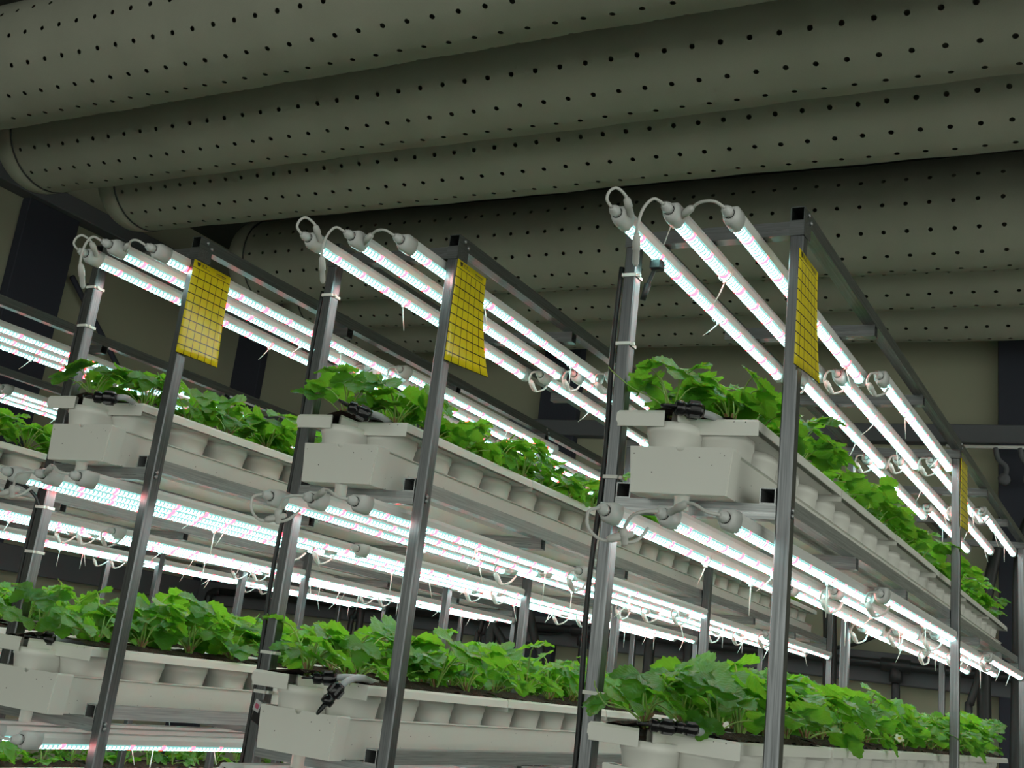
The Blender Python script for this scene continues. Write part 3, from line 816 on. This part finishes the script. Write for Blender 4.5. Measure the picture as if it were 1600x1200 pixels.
for r, p0, p1, rot_ in (('A', (.062,-.02,-.008), (.130,.03,.002), (.05, 0, -1.12)), ('B', (.030,-.022,.014), (.078,.06,.006), (-.35, 0, -1.0)), ('C', (-.014,-.004,.006), (.040,.07,.006), (.0, 0, -.95))):
    words = 'grey drip hose with black end clip, upper tier of the %s' % RACKS[r][4]
    mid_ = tuple(.45*a+.55*c_ for a, c_ in zip(p0, p1))
    build_hose(r, 0, words, [p0, mid_, p1, (.05,.17,.005)] + TAILH, rot_, 1.15)
build_hose('B', 1, 'grey drip hose whose black clip points left, lower tier of middle rack', [(.060,-.03,.002), (.107,-.008,.010), (.125,.05,.014), (.06,.18,.006)] + TAILH, (.1, 0, -1.15), 1.05)
build_hose('B', 1, 'drooping grey drip hose with black loop clip, lower tier of middle rack', [(.121,-.056,-.050), (.135,-.045,-.025), (.145,-.015,.006), (.138,.05,.016), (.09,.18,.008), (.05,.32,.003), (.04,.75,0)], (1.0, 0, -.7), 1.05)
build_hose('C', 1, 'drip hose with black end clip at left, lower tier of nearest right rack', [(-.008,-.022,.010), (.02,.0,.010), (.03,.08,.006)] + TAILH, (0, 0, -.95), .95)
build_hose('C', 1, 'drip hose with black end clip at right, lower tier of nearest right rack', [(.036,.004,.012), (.058,.03,.010), (.062,.10,.006), (.05,.3,.003), (.04,.75,0)], (0, 0, -.9), .85)
build_hose('A', 1, 'grey drip hose hidden among leaves, lower tier of the left rack', [(-.03,.04,.002), (-.01,.10,.004)] + TAILH, (0, 0, -.35), 1.0)

# ------------------------------------------------------------------ power cables, plugs, pipes
def cable_thing(name, words, cat, pts, rad, mat_='black_rubber', group=None, smooth_n=6):
    P = [Vector(p) for p in pts]; o0 = P[0].copy()
    b = MB(); b.tube(spline([p-o0 for p in P], smooth_n), rad, 10)
    o = obj(name, b.mesh(name, mat_), None, o0); tag(o, words, cat, group); return o
for r in 'CBA':
    mtx = rackframe(r)
    pts = [mtx @ Vector((-W-.027, .012, H+z)) for z in (1.0, .8, .5, .2, -.1, -.4, -.8)]
    for i, p in enumerate(pts): p.x += (.0, -.004, .003, -.008, .002, -.004, 0)[i]
    cable_thing('power_cable', 'black power cable running down the left post of the %s' % RACKS[r][4], 'cable', pts, .0065, group='black power cables on posts')
# black clamp and tie at the top left post of the nearest rack
mtx = rackframe('C')
root = thing('cable_clamp', 'black cable clamp hanging below the left lamp, nearest right rack', 'clamp', mtx @ Vector((-.334, .0, H+.995)))
b = MB(); b.box(-.016, .016, -.014, .014, -.014, .014, ch=.005); obj('clamp_body', b.mesh('clamp_body', 'black_plastic'), root)
b = MB(); b.tube(spline([(-.006,0,-.010),(-.016,.004,-.030),(-.026,.006,-.055)]), [.005]*13, 8); b.tube([(-.022,.005,-.045),(-.032,.006,-.085)], [.009,.007], 8); obj('plug', b.mesh('plug', 'black_rubber'), root)
b = MB(); b.tube([(0,0,.010),(.022,-.02,.05),(.045,-.04,.095)], .0016, 5); obj('cable_tie', b.mesh('cable_tie', 'tie_white'), root)
# black plug and strap left of the left rack
mtx = rackframe('A')
root = thing('power_plug', 'black plug and strap hanging from cables, left edge of left rack', 'plug', mtx @ Vector((-.478, -.06, H+.358)))
b = MB(); b.box(-.012, .012, -.012, .012, -.03, .012, ch=.004); obj('plug_body', b.mesh('plug_body', 'black_plastic'), root, (0,0,0), (0, .2, 0))
b = MB(); b.tube(spline([(0,0,0),(.03,.02,-.005),(.055,.05,-.03),(.075,.07,-.075)]), .005, 8); obj('cord', b.mesh('cord', 'black_rubber'), root)
# small labelled box on the middle rack's left post
mtx = rackframe('B')
root = thing('cable_tag', 'small black box with pink label on left post of middle rack', 'tag', mtx @ Vector((-.368, -.03, H-.150)))
b = MB(); b.box(-.012, .020, -.010, .012, -.045, .010, ch=.003); obj('tag_box', b.mesh('tag_box', 'black_plastic'), root, (0,0,0), (.1, .35, 0))
b = MB(); b.box(-.013, .008, -.0135, -.0105, -.016, .012); obj('tag_label', b.mesh('tag_label', 'label_paper'), root, (0,0,0), (.1, .35, 0))
b = MB(); b.box(-.008, .004, -.0150, -.0140, -.008, .004); obj('tag_mark', b.mesh('tag_mark', 'label_pink'), root, (0,0,0), (.1, .35, 0))
# pipes along the back wall
def pipe_run():
    root = thing('water_pipe', 'black water pipe with tees running along the back wall girt', 'pipe', (0, YW-.155, H+.385))
    b = MB(); b.tube([(-6.95,0,0),(3.5,0,0)], .030, 14); obj('pipe', b.mesh('pipe', 'dark_pipe'), root)
    for x in (-4.35, -3.55, -1.42, -2.75):
        b = MB(); b.tube([(x-.09,0,0),(x-.085,0,0),(x+.085,0,0),(x+.09,0,0)], [.036,.043,.043,.036], 14)
        b.tube([(x,0,0),(x,0,-.10),(x,0,-.105)], [.040,.040,.034], 14); t_ = obj('tee', b.mesh('tee', 'dark_pipe'), root)
        b = MB(); b.tube(spline([(x,0,-.10),(x,-.01,-.25),(x-.05,-.02,-.55)]), .026, 12); obj('drop_pipe', b.mesh('drop_pipe', 'dark_pipe'), t_)
    b = MB(); b.tube(spline([(-6.95,0,0),(-7.05,0,-.02),(-7.08,0,-.14),(-7.08,0,-.9)]), .032, 12); obj('elbow', b.mesh('elbow', 'dark_pipe'), root)
pipe_run()
def ap(px, py, Yp):
    d = cf*F_PX + cr*(px-CX) - cu*(py-CY); k = Yp/d.y; return Vector((0, 0, H)) + d*k
def hose(words, p3, rad, mat_='black_rubber'):
    cable_thing('supply_hose', words, 'hose', p3, rad, mat_, 'black supply hoses')
for words, pts, Yp, rad in (
    ('thick black hose curving down at the right picture edge', [(1612,800),(1598,840),(1591,900),(1590,1000),(1588,1100),(1586,1230)], 7.55, .030),
    ('black hose behind the far plants of the nearest rack, right', [(1562,835),(1556,862),(1548,900),(1541,940),(1538,985)], 7.75, .034),
    ('slack black hose hanging beside the third post, far right', [(1534,1020),(1532,1045),(1524,1075),(1516,1100),(1513,1130)], 7.6, .022),
    ('straight black pipe standing at the far right rack end', [(1536,1030),(1537,1080),(1538,1150)], 7.8, .040),
    ('black pipe standing beside the end post of the middle rack', [(1296,950),(1297,1000),(1296,1060),(1294,1120)], 7.5, .040),
    ('black hose slanting down behind the middle rack plants', [(734,915),(760,960),(790,1010),(800,1030)], 7.6, .030),
    ('straight black pipe behind plants, between left and middle rack', [(773,945),(768,985),(762,1030)], 7.6, .040),
    ('thin black hose beside the straight pipe, behind middle plants', [(760,950),(750,985),(742,1015)], 7.6, .018),
    ('black hose leaning right behind the left rack end post', [(825,930),(830,970),(838,1010),(843,1035)], 7.6, .030),
    ('thin black hose behind plants, between the two left racks', [(562,945),(553,965),(546,985)], 7.6, .022),
    ('black pipe behind plants right of the thin slanting hose', [(565,925),(563,955),(560,985)], 7.6, .030),
    ('dark hose leaning left behind the nearest rack plants', [(1024,955),(1018,1000),(1012,1045)], 7.6, .034),
    ('black hose behind the end post of the left rack', [(1080,930),(1078,980),(1073,1045)], 7.6, .028),
    ('thin black cable sagging across the wall behind nearest rack', [(1250,1008),(1285,1013),(1330,1008),(1375,992)], 8.088, .012),
    ('thin black cable curving along the wall by the middle rack', [(935,960),(905,978),(870,990),(830,988)], 8.088, .012)):
    P3 = [ap(px, py, Yp) for px, py in pts]
    if not words.startswith('thin black cable'):
        P3.append(Vector((P3[-1].x, P3[-1].y, H*.35))); P3.append(Vector((P3[-1].x, P3[-1].y, rad*.5)))
    hose(words, P3, rad)
# hook bracket under the wall girt at the upper right
p = ap(1572, 700, 7.95)
root = thing('hook_bracket', 'dark steel hook bracket under the girt, upper right wall', 'bracket', p)
for k in range(2):
    b = MB(); b.tube(spline([(-.06+.14*k,0,0),(-.045+.14*k,0,-.07),(.0+.14*k,0,-.12),(-.005+.14*k,0,-.18)]), .016, 8); obj('arm', b.mesh('arm', 'beam_grey'), root)
    b = MB(); b.lathe([(.012,-.04),(.035,-.035),(.035,.035),(.012,.04)], 14, axis=1, at=(-.01+.14*k, 0, -.20)); obj('roller', b.mesh('roller', 'beam_grey'), root)
b = MB(); b.tube([(-.35,0,.005),(.5,0,.005)], .012, 8); obj('bar', b.mesh('bar', 'lamp_white'), root)
